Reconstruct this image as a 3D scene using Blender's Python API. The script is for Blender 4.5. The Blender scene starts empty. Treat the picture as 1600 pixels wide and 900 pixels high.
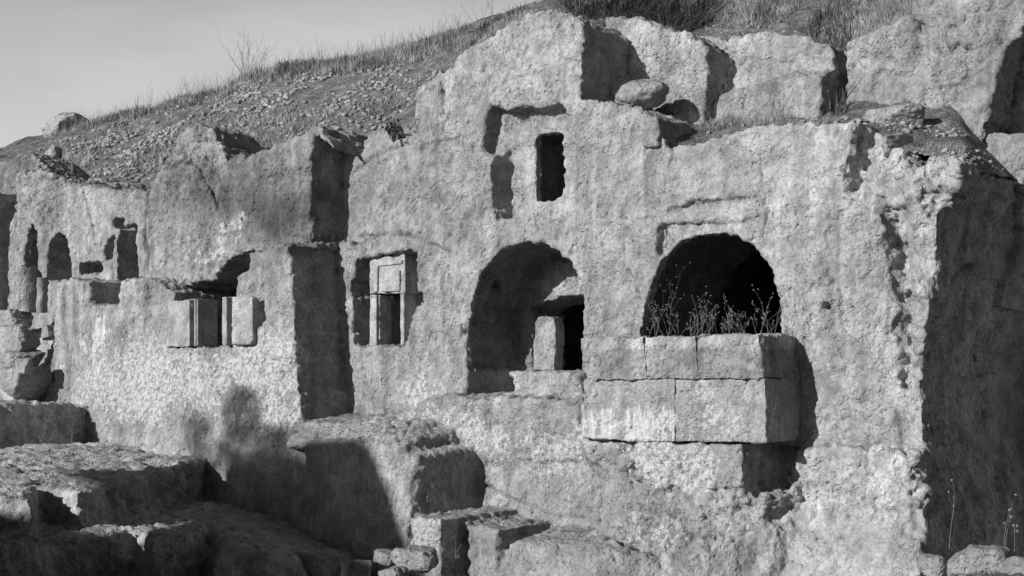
import bpy, math, random
import numpy as np
from mathutils import Vector
random.seed(7); rng = np.random.default_rng(11)
C = bpy.context.scene.collection

# ------------------------------------------------------------------ wall frame
F, HY, Y0 = 2100.0, 610.0, 18.0            # focal length (px), horizon row, distance to the wall
TH = math.radians(40)
RX, RY = math.cos(TH), -math.sin(TH)       # along the wall, towards the right
NX, NY = -math.sin(TH), -math.cos(TH)      # out of the wall
def W(s, d, z):
    return np.stack([s*RX+d*NX, Y0+s*RY+d*NY, z+0*s], -1)
def SD(x, y):
    return x*RX+(y-Y0)*RY, x*NX+(y-Y0)*NY
def PX(s, d, z):
    X = s*RX+d*NX; Y = Y0+s*RY+d*NY
    return 800+F*X/Y, HY-F*z/Y
def U(x, y, d):                            # picture point on the plane d metres out of the wall
    u = (x-800)/F; v = (HY-y)/F
    Y = (-NY*Y0-d)/(-NY-NX*u)
    return u*Y*RX+(Y-Y0)*RY, v*Y
def Kd(x, d):
    u = (x-800)/F; Y = (-NY*Y0-d)/(-NY-NX*u); return F/Y
def P3(x, y, d):
    s, z = U(x, y, d); return W(np.float64(s), d, z)

# ------------------------------------------------------------------ noise
def _h(i, j, k, seed):
    h = (i*374761393+j*668265263+k*2147483647+seed*1274126177) & 0xffffffff
    h = ((h ^ (h >> 13))*1274126177) & 0xffffffff
    return ((h ^ (h >> 16)) & 0xffff)/65535.0
def vnoise(p, seed=0):
    p = np.asarray(p, np.float64); i = np.floor(p).astype(np.int64); f = p-i
    f = f*f*f*(f*(f*6-15)+10)
    i0, j0, k0 = i[..., 0], i[..., 1], i[..., 2]
    fx, fy, fz = f[..., 0], f[..., 1], f[..., 2]
    r = 0
    for a in (0, 1):
        for b in (0, 1):
            for c in (0, 1):
                w = (fx if a else 1-fx)*(fy if b else 1-fy)*(fz if c else 1-fz)
                r = r+w*_h(i0+a, j0+b, k0+c, seed)
    return r*2-1
def fbm(p, sc, octv=4, seed=0, gain=.5):
    r = 0; a = 1; t = 0
    for o in range(octv):
        r = r+a*vnoise(np.asarray(p)*sc+o*17.3, seed+o); t += a; a *= gain; sc *= 2.03
    return r/t*1.6
def sstep(a, b, x):
    t = np.clip((x-a)/(b-a), 0, 1); return t*t*(3-2*t)
def inpoly(x, y, poly):
    ins = np.zeros(x.shape, bool); n = len(poly)
    for i in range(n):
        x1, y1 = poly[i]; x2, y2 = poly[(i+1) % n]
        if y1 == y2: continue
        c = ((y1 > y) != (y2 > y)) & (x < (x2-x1)*(y-y1)/(y2-y1)+x1)
        ins ^= c
    return ins
def dline(x, y, pts):
    best = np.full(x.shape, 1e9); tt = np.zeros(x.shape)
    for i in range(len(pts)-1):
        ax, ay = pts[i]; bx, by = pts[i+1]
        vx, vy = bx-ax, by-ay
        t = np.clip(((x-ax)*vx+(y-ay)*vy)/(vx*vx+vy*vy), 0, 1)
        q = np.hypot(x-ax-t*vx, y-ay-t*vy)
        best = np.minimum(best, q)
    return best
def blur(a, r):
    if r < 1: return a
    for ax in (0, 1):
        for _ in range(2):
            n = 2*r+1
            p = np.concatenate([np.repeat(np.take(a, [0], ax), r+1, ax), a, np.repeat(np.take(a, [-1], ax), r, ax)], ax)
            c = np.cumsum(p, ax)
            a = (np.take(c, range(n, c.shape[ax]), ax)-np.take(c, range(0, c.shape[ax]-n), ax))/n
    return a

# ------------------------------------------------------------------ mesh helpers
def mesh_np(name, V, Fc, smooth=True):
    me = bpy.data.meshes.new(name); V = np.asarray(V, np.float32); Fc = np.asarray(Fc, np.int32)
    n, k = Fc.shape
    me.vertices.add(len(V)); me.vertices.foreach_set('co', V.ravel())
    me.loops.add(n*k); me.loops.foreach_set('vertex_index', Fc.ravel())
    me.polygons.add(n); me.polygons.foreach_set('loop_start', np.arange(0, n*k, k, dtype=np.int32))
    me.polygons.foreach_set('use_smooth', np.full(n, smooth))
    me.update(calc_edges=True); return me
def link(name, me, m=None, parent=None):
    o = bpy.data.objects.new(name, me); C.objects.link(o)
    if m: me.materials.append(m)
    if parent: o.parent = parent
    return o
def tag(o, label=None, cat=None, group=None, kind=None):
    if label: o['label'] = label
    if cat: o['category'] = cat
    if group: o['group'] = group
    if kind: o['kind'] = kind
    return o
def attr(me, name, a):
    at = me.attributes.new(name, 'FLOAT', 'POINT'); at.data.foreach_set('value', np.asarray(a, np.float32))
def getco(me):
    a = np.empty(len(me.vertices)*3, np.float32); me.vertices.foreach_get('co', a); return a.reshape(-1, 3).astype(np.float64)
def getno(me):
    a = np.empty(len(me.vertices)*3, np.float32); me.vertices.foreach_get('normal', a); return a.reshape(-1, 3).astype(np.float64)
def remesh(me, voxel):
    o = bpy.data.objects.new('tmp', me); C.objects.link(o)
    md = o.modifiers.new('r', 'REMESH'); md.mode = 'VOXEL'; md.voxel_size = voxel; md.use_smooth_shade = True
    dg = bpy.context.evaluated_depsgraph_get(); dg.update()
    nm = bpy.data.meshes.new_from_object(o.evaluated_get(dg))
    bpy.data.objects.remove(o); bpy.data.meshes.remove(me)
    return nm
def solid(P_front, P_back, mask):
    """closed solid between two grids; mask marks the cells that exist"""
    h, w = P_front.shape[:2]
    idx = np.arange(h*w).reshape(h, w); B = h*w
    a, b, c, d = idx[:-1, :-1], idx[:-1, 1:], idx[1:, 1:], idx[1:, :-1]
    m = mask
    q = [np.stack([a, b, c, d], -1)[m], np.stack([d, c, b, a], -1)[m]+B]
    mp = np.pad(m, 1)
    L = m & ~mp[1:-1, :-2]; R_ = m & ~mp[1:-1, 2:]; D_ = m & ~mp[:-2, 1:-1]; T = m & ~mp[2:, 1:-1]
    q.append(np.stack([a+B, a, d, d+B], -1)[L]); q.append(np.stack([b, b+B, c+B, c], -1)[R_])
    q.append(np.stack([a, a+B, b+B, b], -1)[D_]); q.append(np.stack([d+B, d, c, c+B], -1)[T])
    V = np.concatenate([P_front.reshape(-1, 3), P_back.reshape(-1, 3)]); Fc = np.concatenate(q)
    used = np.unique(Fc); mp2 = np.full(len(V), -1); mp2[used] = np.arange(len(used))
    return mesh_np('solid', V[used], mp2[Fc])

class Relief:
    """a rock face: depth field painted with outlines, turned into a solid"""
    def __init__(s, s0, s1, z0, z1, ds, base=0.0, seed=0, warp=.03):
        s.s = np.arange(s0, s1, ds); s.z = np.arange(z0, z1, ds); s.S, s.Z = np.meshgrid(s.s, s.z)
        q = np.stack([s.S, s.Z, 0*s.S], -1); s.q = q; s.ds = ds
        s.D = np.full(s.S.shape, float(base)); s.M = np.zeros(s.S.shape, bool); s.H = np.zeros(s.S.shape, bool)
        s.wx = warp*.6*fbm(q, 2.2, 4, seed+50)+warp*.6*fbm(q, 12, 2, seed+52); s.wz = warp*.6*fbm(q, 2.2, 4, seed+60)+warp*.6*fbm(q, 12, 2, seed+62)
        s.seed = seed
    def px(s, ed, w=1.0): return PX(s.S+s.wx*w, ed, s.Z+s.wz*w)
    def mask(s, poly, ed, w=1.0):
        x, y = s.px(ed, w); s.M |= inpoly(x, y, poly)
    def put(s, poly, ed, fill, soft=0, w=1.0, mode='set'):
        x, y = s.px(ed, w); m = inpoly(x, y, poly).astype(float)
        if soft: m = blur(m, max(1, int(soft/s.ds)))
        f = fill(x, y, s.D) if callable(fill) else fill
        if mode == 'max': f = np.maximum(s.D, f)
        if mode == 'min': f = np.minimum(s.D, f)
        s.D = s.D*(1-m)+f*m
    def hole(s, poly, ed, w=.5):
        x, y = s.px(ed, w); s.H |= inpoly(x, y, poly)
    def crack(s, pts, ed, width, depth, jag=.5):
        x, y = s.px(ed, 2.0); k = F/18
        g = dline(x, y, pts); wv = width*(1+jag*fbm(s.q, 1.4, 4, s.seed+71))
        s.D = s.D-depth*np.exp(-(g/np.maximum(wv, 1))**2)
    def build(s, name, voxel, t0=1.0, slope=2.2, back=5.0, bd=None):
        def mm(a, f):
            p = np.pad(a, 1, 'edge'); return f.reduce([p[i:i+a.shape[0], j:j+a.shape[1]] for i in range(3) for j in range(3)])
        D = mm(mm(s.D, np.minimum), np.maximum); s.D = mm(mm(D, np.maximum), np.minimum)
        M = s.M; h, w = M.shape
        top = np.where(M.any(0), h-1-np.argmax(M[::-1], 0), 0)
        ztop = s.z[top]; hh = np.maximum(ztop[None]-s.Z, 0)
        t = t0(s.S, s.Z) if callable(t0) else t0
        Bk = -np.minimum(t+hh*slope, back)
        if bd is not None: Bk = bd+Bk
        r = int(.42/s.ds); Dm = s.D.copy()
        for ax in (0, 1):
            src = Dm.copy(); pad = np.pad(src, [(r, r) if a == ax else (0, 0) for a in (0, 1)], 'edge')
            for k in range(2*r+1): Dm = np.minimum(Dm, np.take(pad, range(k, k+src.shape[ax]), ax))
        Bk = np.minimum(Bk, Dm-.35)
        cell = M[:-1, :-1] & M[1:, 1:] & M[:-1, 1:] & M[1:, :-1]; cell &= ~(s.H[:-1, :-1] | s.H[1:, 1:] | s.H[:-1, 1:] | s.H[1:, :-1])
        return remesh(solid(W(s.S, s.D, s.Z), W(s.S, Bk, s.Z), cell), voxel)

def rockify(me, amp=1.0, rough=None, seed=0, holes=(), extra=None):
    """break the surface up along its normals; write the stain attributes"""
    v = getco(me); n = getno(me)
    s, d = SD(v[:, 0], v[:, 1]); z = v[:, 2]; x, y = PX(s, d, z)
    q = np.stack([s, d, z], -1)
    r = np.ones(len(v)) if rough is None else rough(x, y, s, d, z)
    peck = np.stack([s*9+z*7, d*9, z*4.0-s*3.0], -1)               # slanting pick marks
    dis = .010*fbm(q, 2.4, 3, seed+1)+.011*fbm(peck, 1.6, 2, seed+2)+.016*fbm(q, 14, 2, seed+5, .7)
    big = .55-1.9*np.abs(fbm(q, 3.2, 5, seed+3, .62)); dis = dis+np.clip(r-1, 0, 9)*.045*big
    dis = dis*amp*np.minimum(r, 1.6)
    for hx, hy, hr, hd in holes:
        dis = dis-hd*np.exp(-(((x-hx)**2+(y-hy)**2)/hr**2)**2)
    if extra is not None: dis = dis+extra(x, y, s, d, z, n)
    v = v+n*dis[:, None]
    me.vertices.foreach_set('co', v.astype(np.float32).ravel()); me.update()
    return x, y, s, d, z

# ------------------------------------------------------------------ materials (all neutral: the photograph is black and white)
def g(v): return (v, v, v, 1)
class NT:
    def __init__(s, name):
        s.m = bpy.data.materials.new(name); s.m.use_nodes = True; s.n = s.m.node_tree.nodes; s.l = s.m.node_tree.links
        s.b = s.n['Principled BSDF']; s.b.inputs['Roughness'].default_value = .95
        s.b.inputs['Specular IOR Level'].default_value = .12
    def node(s, t, **kw):
        o = s.n.new(t)
        for k, v in kw.items(): setattr(o, k, v)
        return o
    def put(s, sock, v):
        if isinstance(v, bpy.types.NodeSocket): s.l.new(v, sock)
        else: sock.default_value = v
    def noise(s, sc, det=4, rough=.6, vec=None, dist=0):
        o = s.node('ShaderNodeTexNoise'); o.inputs['Scale'].default_value = sc; o.inputs['Detail'].default_value = det
        o.inputs['Roughness'].default_value = rough; o.inputs['Distortion'].default_value = dist
        if vec is not None: s.l.new(vec, o.inputs['Vector'])
        return o.outputs['Fac']
    def math(s, op, a, b=0.0, clamp=False):
        o = s.node('ShaderNodeMath', operation=op, use_clamp=clamp); s.put(o.inputs[0], a); s.put(o.inputs[1], b); return o.outputs[0]
    def rmp(s, f, a, b, lo=0., hi=1.):
        o = s.node('ShaderNodeMapRange'); o.interpolation_type = 'SMOOTHSTEP'; s.put(o.inputs['Value'], f)
        o.inputs['From Min'].default_value = a; o.inputs['From Max'].default_value = b
        o.inputs['To Min'].default_value = lo; o.inputs['To Max'].default_value = hi; return o.outputs[0]
    def mix(s, f, a, b):
        o = s.node('ShaderNodeMix'); s.put(o.inputs[0], f); s.put(o.inputs[2], a); s.put(o.inputs[3], b); return o.outputs[0]
    def attr(s, name):
        return s.node('ShaderNodeAttribute', attribute_name=name).outputs['Fac']
    def map(s, vec, scale, rot=(0, 0, 0)):
        o = s.node('ShaderNodeMapping'); s.l.new(vec, o.inputs['Vector']); o.inputs['Scale'].default_value = scale; o.inputs['Rotation'].default_value = rot; return o.outputs[0]
def rock_mat(name, base=.36, white=True, bump=1.0, soil=False, tone=False):
    t = NT(name); pos = t.node('ShaderNodeTexCoord').outputs['Object']
    big = t.noise(.7, 5, .6, pos); mid = t.noise(4, 6, .65, pos); fine = t.noise(28, 5, .7, pos); grit = t.noise(90, 3, .7, pos)
    streak = t.noise(1.0, 5, .6, t.map(pos, (3.2, 3.2, .22)))
    col = t.mix(t.rmp(big, .3, .7), base*.86, base*1.12)
    col = t.math('MULTIPLY', col, t.rmp(mid, .34, .66, .76, 1.20))
    col = t.math('MULTIPLY', col, t.rmp(fine, .32, .68, .78, 1.16))
    col = t.math('MULTIPLY', col, t.rmp(streak, .50, .68, 1.0, .74))
    run = t.noise(1.0, 6, .65, t.map(pos, (5.5, 5.5, .35)))
    col = t.math('MULTIPLY', col, t.rmp(run, .52, .70, 1.0, 1.22))
    pt = t.noise(1.3, 7, .62, pos, .6); col = t.math('MULTIPLY', col, t.rmp(pt, .50, .60, .90, 1.08))
    # dark specks of lichen
    spk = t.rmp(t.noise(30, 4, .65, pos), .60, .68)
    col = t.mix(t.math('MULTIPLY', spk, .6), col, base*.4)
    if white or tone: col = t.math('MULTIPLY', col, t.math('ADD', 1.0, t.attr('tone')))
    if white:
        w = t.attr('white'); dk = t.attr('dark'); st = t.attr('streak')
        n1 = t.noise(9, 9, .78, pos, .3); n2 = t.noise(1.6, 4, .6, pos)
        f = t.math('ADD', t.math('ADD', t.math('MULTIPLY', n1, 1.0), t.math('MULTIPLY', n2, .5)), t.math('MULTIPLY', w, .42))
        m = t.rmp(f, .93, 1.02)
        col = t.mix(t.math('MULTIPLY', m, .75), col, t.rmp(fine, .2, .8, .54, .74))
        s2 = t.math('MULTIPLY', t.rmp(t.noise(16, 7, .74, pos), .49, .53), t.rmp(w, -.05, .35))
        col = t.mix(t.math('MULTIPLY', s2, .75), col, base*.55)
        sn = t.noise(1.0, 7, .7, t.map(pos, (9, 9, .5)))
        sm = t.rmp(t.math('ADD', sn, t.math('MULTIPLY', st, .5)), .82, .95)
        col = t.mix(t.math('MULTIPLY', sm, .75), col, t.rmp(fine, .2, .8, .6, .78))
        d1 = t.rmp(t.math('ADD', t.noise(11, 9, .75, pos, .4), t.math('MULTIPLY', dk, .42)), .74, .80)
        col = t.mix(t.math('MULTIPLY', d1, .8), col, base*.38)
    if soil:
        col = t.mix(t.rmp(t.noise(7, 8, .75, pos), .45, .62), t.math('MULTIPLY', col, .62), col)
    rgb = t.node('ShaderNodeCombineColor'); [t.l.new(col, rgb.inputs[i]) for i in range(3)]
    t.l.new(rgb.outputs[0], t.b.inputs['Base Color'])
    wv = t.node('ShaderNodeTexNoise'); wv.inputs['Scale'].default_value = 12; wv.inputs['Detail'].default_value = 3; t.l.new(pos, wv.inputs['Vector'])
    va = t.node('ShaderNodeVectorMath', operation='SCALE'); t.l.new(wv.outputs['Color'], va.inputs[0]); va.inputs['Scale'].default_value = .07
    vb = t.node('ShaderNodeVectorMath', operation='ADD'); t.l.new(pos, vb.inputs[0]); t.l.new(va.outputs[0], vb.inputs[1])
    pits = []
    for sc_, e in ((12, .42), (25, .45)):
        vor = t.node('ShaderNodeTexVoronoi'); vor.inputs['Scale'].default_value = sc_; t.l.new(vb.outputs[0], vor.inputs['Vector']); pits.append(t.rmp(vor.outputs['Distance'], .05, e))
    gate = t.rmp(t.noise(2.3, 3, .6, pos), .40, .60, .25, 1.0)
    hgt = t.math('ADD', t.math('MULTIPLY', t.math('ADD', t.math('MULTIPLY', pits[0], .75), t.math('MULTIPLY', pits[1], .5)), gate), t.math('ADD', t.math('MULTIPLY', fine, .75), t.math('MULTIPLY', grit, .35)))
    bp = t.node('ShaderNodeBump'); bp.inputs['Strength'].default_value = 1.0; bp.inputs['Distance'].default_value = .034*bump
    t.l.new(hgt, bp.inputs['Height']); t.l.new(bp.outputs[0], t.b.inputs['Normal'])
    return t.m
def plain_mat(name, lo, hi, sc=20):
    t = NT(name); pos = t.node('ShaderNodeTexCoord').outputs['Object']
    c = t.rmp(t.noise(sc, 3, .6, pos), .3, .7, lo, hi)
    rgb = t.node('ShaderNodeCombineColor'); [t.l.new(c, rgb.inputs[i]) for i in range(3)]
    t.l.new(rgb.outputs[0], t.b.inputs['Base Color']); return t.m
M_cliff = rock_mat('cliff_limestone', .46); M_rock = rock_mat('boulder_limestone', .34, False, .9)
M_cut = rock_mat('dressed_limestone', .38, False, .5)
M_soil = rock_mat('hillside_soil', .26, False, 1.2, True); M_ground = rock_mat('terrace_rock', .50, False, 1.0, False, True); M_room_shade = rock_mat('shade_dark_rock', .11, False, .8)  # chamber rock is darkened in colour to deepen the shade inside
M_grass = plain_mat('dry_grass', .15, .40, 3); M_dark = plain_mat('scrub', .045, .10, 6); M_weed = plain_mat('dry_weed_stem', .13, .25, 30)
M_stone = plain_mat('rubble_stone', .15, .36, .9); M_far = rock_mat('weathered_far_rock', .17, False, 1.0); M_plain = rock_mat('stony_ground', .15, False, .6)

# ------------------------------------------------------------------ main cliff
def stains(me, x, y, s, d, z):  # stains and weathering, plus shade painted inside the openings
    x0_, y0_ = x, y; qq = np.stack([s, d, z], -1)
    x = x+26*fbm(qq, 1.6, 4, 701, .6)+9*fbm(qq, 9, 3, 702); y = y+22*fbm(qq, 1.6, 4, 711, .6)+9*fbm(qq, 9, 3, 712)
    def blob(cx, cy, rx, ry): return np.exp(-(((x-cx)/rx)**2+((y-cy)/ry)**2)**1.5)
    w = 0*x-.35
    for a in ((170, 600, 110, 110, .95), (360, 600, 130, 95, 1.0), (430, 640, 50, 90, .5), (440, 540, 60, 60, .5), (345, 380, 35, 45, .9), (300, 420, 80, 30, .45), (600, 590, 90, 45, .5),
              (680, 650, 90, 60, .8), (800, 700, 110, 60, .8), (880, 740, 60, 90, .5), (930, 640, 45, 60, .7), (1040, 650, 90, 45, .9), (1060, 720, 90, 45, 1.0), (1020, 780, 90, 110, .55),
              (1150, 640, 50, 40, .6), (1290, 600, 60, 120, .35), (1330, 560, 60, 80, .3), (800, 820, 120, 60, .45), (900, 300, 60, 60, .25), (1430, 420, 30, 120, .35), (730, 240, 60, 40, .2),
              (1000, 860, 100, 60, .5), (130, 460, 60, 40, .25), (640, 270, 80, 60, .15)):
        w = w+a[4]*blob(*a[:4])
    k = 0*x-.4
    for a in ((368, 618, 38, 30, 1.25), (380, 640, 38, 40, .8), (305, 655, 28, 45, 1.0), (440, 690, 30, 25, .9), (400, 310, 110, 60, .55), (290, 280, 50, 40, .5), (1420, 540, 30, 70, .8), (1050, 800, 90, 70, .4),
              (985, 730, 20, 30, .9), (450, 390, 60, 12, .6), (840, 180, 50, 22, .5), (1460, 270, 50, 30, .4), (1010, 570, 90, 16, .25), (250, 470, 30, 40, .35), (680, 620, 35, 30, .35), (1420, 300, 60, 60, .4)):
        k = k+a[4]*blob(*a[:4])
    st = 0*x-.5
    for a in ((130, 520, 45, 90, 1.0), (200, 560, 60, 110, .8), (790, 720, 120, 110, .55), (960, 640, 60, 60, .9), (1090, 640, 110, 45, .8), (500, 740, 30, 60, .5)):
        st = st+a[4]*blob(*a[:4])
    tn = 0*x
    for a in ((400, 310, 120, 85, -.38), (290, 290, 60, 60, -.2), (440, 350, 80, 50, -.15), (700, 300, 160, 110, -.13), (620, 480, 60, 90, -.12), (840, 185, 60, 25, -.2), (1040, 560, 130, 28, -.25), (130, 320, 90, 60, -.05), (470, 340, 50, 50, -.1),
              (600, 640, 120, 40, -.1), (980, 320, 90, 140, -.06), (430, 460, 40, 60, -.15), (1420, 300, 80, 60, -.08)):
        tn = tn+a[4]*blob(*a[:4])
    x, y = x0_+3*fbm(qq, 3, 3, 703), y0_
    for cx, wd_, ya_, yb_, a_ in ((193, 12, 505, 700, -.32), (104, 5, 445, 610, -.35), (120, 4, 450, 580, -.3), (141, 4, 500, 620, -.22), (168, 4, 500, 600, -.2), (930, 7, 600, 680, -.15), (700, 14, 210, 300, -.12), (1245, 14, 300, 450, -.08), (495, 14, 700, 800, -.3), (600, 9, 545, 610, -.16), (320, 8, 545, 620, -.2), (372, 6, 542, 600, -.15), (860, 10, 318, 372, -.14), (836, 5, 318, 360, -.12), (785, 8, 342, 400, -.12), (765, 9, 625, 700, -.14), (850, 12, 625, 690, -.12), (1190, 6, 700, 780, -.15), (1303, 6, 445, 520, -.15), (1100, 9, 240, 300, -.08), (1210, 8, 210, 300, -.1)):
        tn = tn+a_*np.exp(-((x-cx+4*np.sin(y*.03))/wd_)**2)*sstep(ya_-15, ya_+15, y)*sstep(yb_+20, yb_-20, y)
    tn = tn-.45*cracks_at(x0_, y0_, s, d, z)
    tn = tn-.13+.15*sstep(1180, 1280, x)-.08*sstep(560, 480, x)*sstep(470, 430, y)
    inner_shade = ((x > 1000) & (x < 1225) & (y > 360) & (y < 560) & (d < -.12)) | ((x > 830) & (x < 905) & (y > 205) & (y < 330) & (d < -.2))  # shade painted into the insides of right arch and upper window
    tn = np.where(inner_shade, -.72, tn); tn = np.where((x > 725) & (x < 915) & (y > 370) & (y < 580) & (d < -.08), -.42*(1-sstep(830, 900, x)*sstep(-.8, -.95, d))*(1-.6*sstep(835, 870, x)*sstep(-.8, -.95, d)), tn)  # left arch inside gets painted shade too, less on its sunlit back
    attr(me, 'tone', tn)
    ang = ((x > 1490) & (y > 265)).astype(float)
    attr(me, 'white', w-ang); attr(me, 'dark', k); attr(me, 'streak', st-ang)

R = Relief(-19.5, 11, -3.9, 6.0, .03, seed=3)
# silhouettes
R.mask([(-700, 330), (-200, 300), (0, 270), (36, 262), (42, 235), (62, 250), (76, 275), (110, 281), (150, 277), (185, 286), (215, 299), (230, 293), (246, 272), (268, 247), (278, 214), (290, 200), (315, 193), (334, 203),
        (342, 228), (352, 246), (366, 240), (376, 236), (384, 246), (398, 238), (430, 226), (462, 210), (488, 197), (500, 201), (520, 232), (528, 300), (640, 300), (640, 1400), (-700, 1400)], .45, 1.2)
R.mask([(525, 1400), (525, 385), (548, 310), (556, 262), (571, 212), (586, 198), (601, 191), (616, 203), (644, 197), (648, 135), (676, 116), (704, 104), (716, 84), (750, 67), (790, 43), (824, 24), (861, 14), (890, 19), (910, 34),
        (909, 153), (960, 160), (1004, 168), (1022, 190), (1040, 226), (1085, 224), (1130, 206), (1180, 197), (1240, 191), (1300, 193), (1343, 191), (1340, 222), (1346, 262), (1334, 300), (1350, 288), (1378, 262),
        (1386, 236), (1402, 231), (1420, 246), (1440, 254), (1466, 240), (1490, 243), (1512, 254), (1540, 262), (1600, 264), (2300, 300), (2900, 1400)], 0, 1.0)
R.mask([(1332, 310), (1338, 225), (1360, 205), (1400, 220), (1400, 300)], -.3)
q = R.q
R.D += .05*fbm(q, .45, 3, 4)+.02*fbm(q, 1.7, 3, 9)
und = R.D.copy()
# left masses
R.put([(-700, 100), (524, 100), (526, 300), (516, 330), (518, 384), (450, 386), (450, 900), (-700, 900)], .45, lambda x, y, D: D+.45)
R.put([(-700, 100), (30, 100), (60, 250), (100, 282), (180, 290), (232, 293), (228, 330), (222, 380), (226, 440), (230, 900), (-700, 900)], .25, lambda x, y, D: und+.22, .05)
R.put([(-700, 100), (20, 100), (22, 300), (26, 415), (60, 425), (60, 437), (92, 440), (90, 640), (-700, 900)], .25, lambda x, y, D: und-.35)
R.put([(-700, 270), (-50, 270), (-50, 1400), (-700, 1400)], 0, lambda x, y, D: und-.2)
R.put([(300, 210), (325, 205), (345, 240), (360, 300), (370, 380), (345, 300), (330, 260), (300, 240)], .45, lambda x, y, D: D-.12, .06)
R.put([(352, 246), (385, 240), (500, 205), (512, 232), (514, 270), (440, 268), (400, 275), (362, 275)], .5, lambda x, y, D: D+.06, .02)
# lower left wall, one metre proud
R.put([(85, 440), (102, 434), (140, 438), (185, 436), (232, 433), (262, 456), (264, 541), (347, 541), (349, 466), (363, 464), (365, 436), (370, 424), (384, 418), (384, 393), (420, 388), (447, 379), (452, 420), (462, 500), (466, 580), (472, 655), (472, 1400),
       (78, 1400), (80, 600)], .9, lambda x, y, D: und+.9+np.clip((y-560)/900, 0, .3)*sstep(470, 380, x))
# dark cleft above the recess
R.put([(512, 210), (548, 250), (552, 380), (506, 378), (503, 330)], .2, lambda x, y, D: und-.15, 0)
R.put([(450, 655), (560, 655), (560, 1400), (450, 1400)], .9, lambda x, y, D: np.maximum(und+.9, D), .04)
# lower centre: ledge under the arch, rounded terrace, block steps
R.put([(556, 660), (590, 652), (630, 640), (655, 622), (700, 618), (742, 617), (752, 624), (908, 622), (960, 640), (1240, 700), (1242, 1400), (540, 1400)], .4, lambda x, y, D: np.maximum(und+.42, D), .05)
R.put([(750, 622), (908, 620), (912, 720), (750, 720)], .45, lambda x, y, D: und+.47)
R.put([(806, 582), (828, 578), (908, 580), (910, 622), (804, 622)], .2, lambda x, y, D: und+.2)
R.put([(462, 656), (560, 656), (640, 664), (668, 682), (668, 712), (640, 712), (600, 702), (465, 702)], 1.0, lambda x, y, D: np.maximum(D, und+.9+.5*sstep(655, 706, y)), .03)
R.put([(465, 697), (520, 690), (600, 698), (650, 704), (664, 716), (655, 722), (655, 760), (660, 802), (655, 1400), (465, 1400)], 1.45, lambda x, y, D: und+1.35+np.clip((x-560)/900, 0, .12)+np.clip((y-720)/700, 0, .25), .02)
R.put([(640, 806), (692, 810), (690, 1400), (640, 1400)], 1.85, lambda x, y, D: und+1.85)
R.put([(660, 806), (716, 814), (784, 823), (780, 860), (768, 1400), (660, 1400)], 1.45, lambda x, y, D: np.maximum(D, und+1.45))
R.put([(774, 852), (806, 838), (860, 834), (950, 842), (1010, 860), (1100, 870), (1200, 870), (1200, 1400), (774, 1400)], 1.2, lambda x, y, D: np.maximum(D, und+1.2*sstep(1150, 950, x)+.3+np.clip((y-830)/250, 0, .6)-.3*sstep(1150, 950, x)), .04)
# below the stone chest
R.put([(985, 690), (1202, 692), (1206, 740), (1195, 758), (1080, 765), (988, 752)], .8, lambda x, y, D: und+.78)
R.put([(905, 682), (988, 688), (990, 752), (1090, 765), (1200, 758), (1243, 768), (1243, 1400), (940, 1400), (930, 760), (908, 720)], .7, lambda x, y, D: np.maximum(D, und+.74-.25*sstep(985, 910, x)*sstep(690, 760, y)-.42*sstep(1100, 1235, x)*sstep(762, 800, y)+np.clip((y-760)/320, 0, .7)), .03)
R.put([(1243, 700), (1300, 692), (1350, 690), (1400, 700), (1450, 700), (1475, 850), (1470, 1400), (1243, 1400), (1243, 770)], .25, lambda x, y, D: und+.22+np.clip((y-780)/260, 0, .9), .04)
R.put([(1206, 690), (1246, 694), (1244, 768), (1206, 766)], .15, lambda x, y, D: und-.1)
R.put([(1350, 705), (1380, 690), (1440, 720), (1440, 800), (1352, 790)], .3, lambda x, y, D: D+.12, .03)
R.put([(1212, 793), (1230, 790), (1222, 812), (1210, 815)], .4, lambda x, y, D: D-.2)
# right buttress and its return
R.put([(1336, 290), (1390, 225), (1520, 240), (1500, 400), (1400, 420), (1380, 330)], 0, lambda x, y, D: D-.12+.16*fbm(q, 1.5, 4, 31), .12)
R.put([(1420, 250), (1520, 240), (1490, 560), (1460, 700), (1480, 850), (1430, 850), (1430, 560)], 0, lambda x, y, D: D+.10+.10*fbm(q, 2.2, 4, 35), .06)
R.put([(1512, 230), (1490, 300), (1474, 330), (1470, 380), (1466, 480), (1442, 560), (1448, 640), (1455, 720), (1476, 850), (1480, 1400), (3200, 1400), (3200, 230)], 0, lambda x, y, D: und-2.9)
R.put([(1340, 195), (1400, 195), (1384, 262), (1352, 292), (1332, 300)], 0, lambda x, y, D: und-.16-.12*sstep(290, 220, y)+.10*fbm(q, 3, 4, 91), .05)
R.crack([(1380, 325), (1400, 380), (1408, 400), (1418, 440), (1410, 520), (1404, 560), (1412, 600)], 0, 9, .30)
R.crack([(1384, 340), (1388, 370), (1408, 470)], 0, 5, .25)
R.crack([(1344, 190), (1342, 230), (1336, 270), (1334, 300)], 0, 6, .4)
R.crack([(1352, 790), (1354, 710), (1372, 694)], .4, 3, .16)
R.crack([(600, 222), (575, 240), (560, 260)], 0, 2.5, .05)
R.crack([(555, 385), (640, 378), (690, 392)], 0, 2.5, .03)
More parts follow.
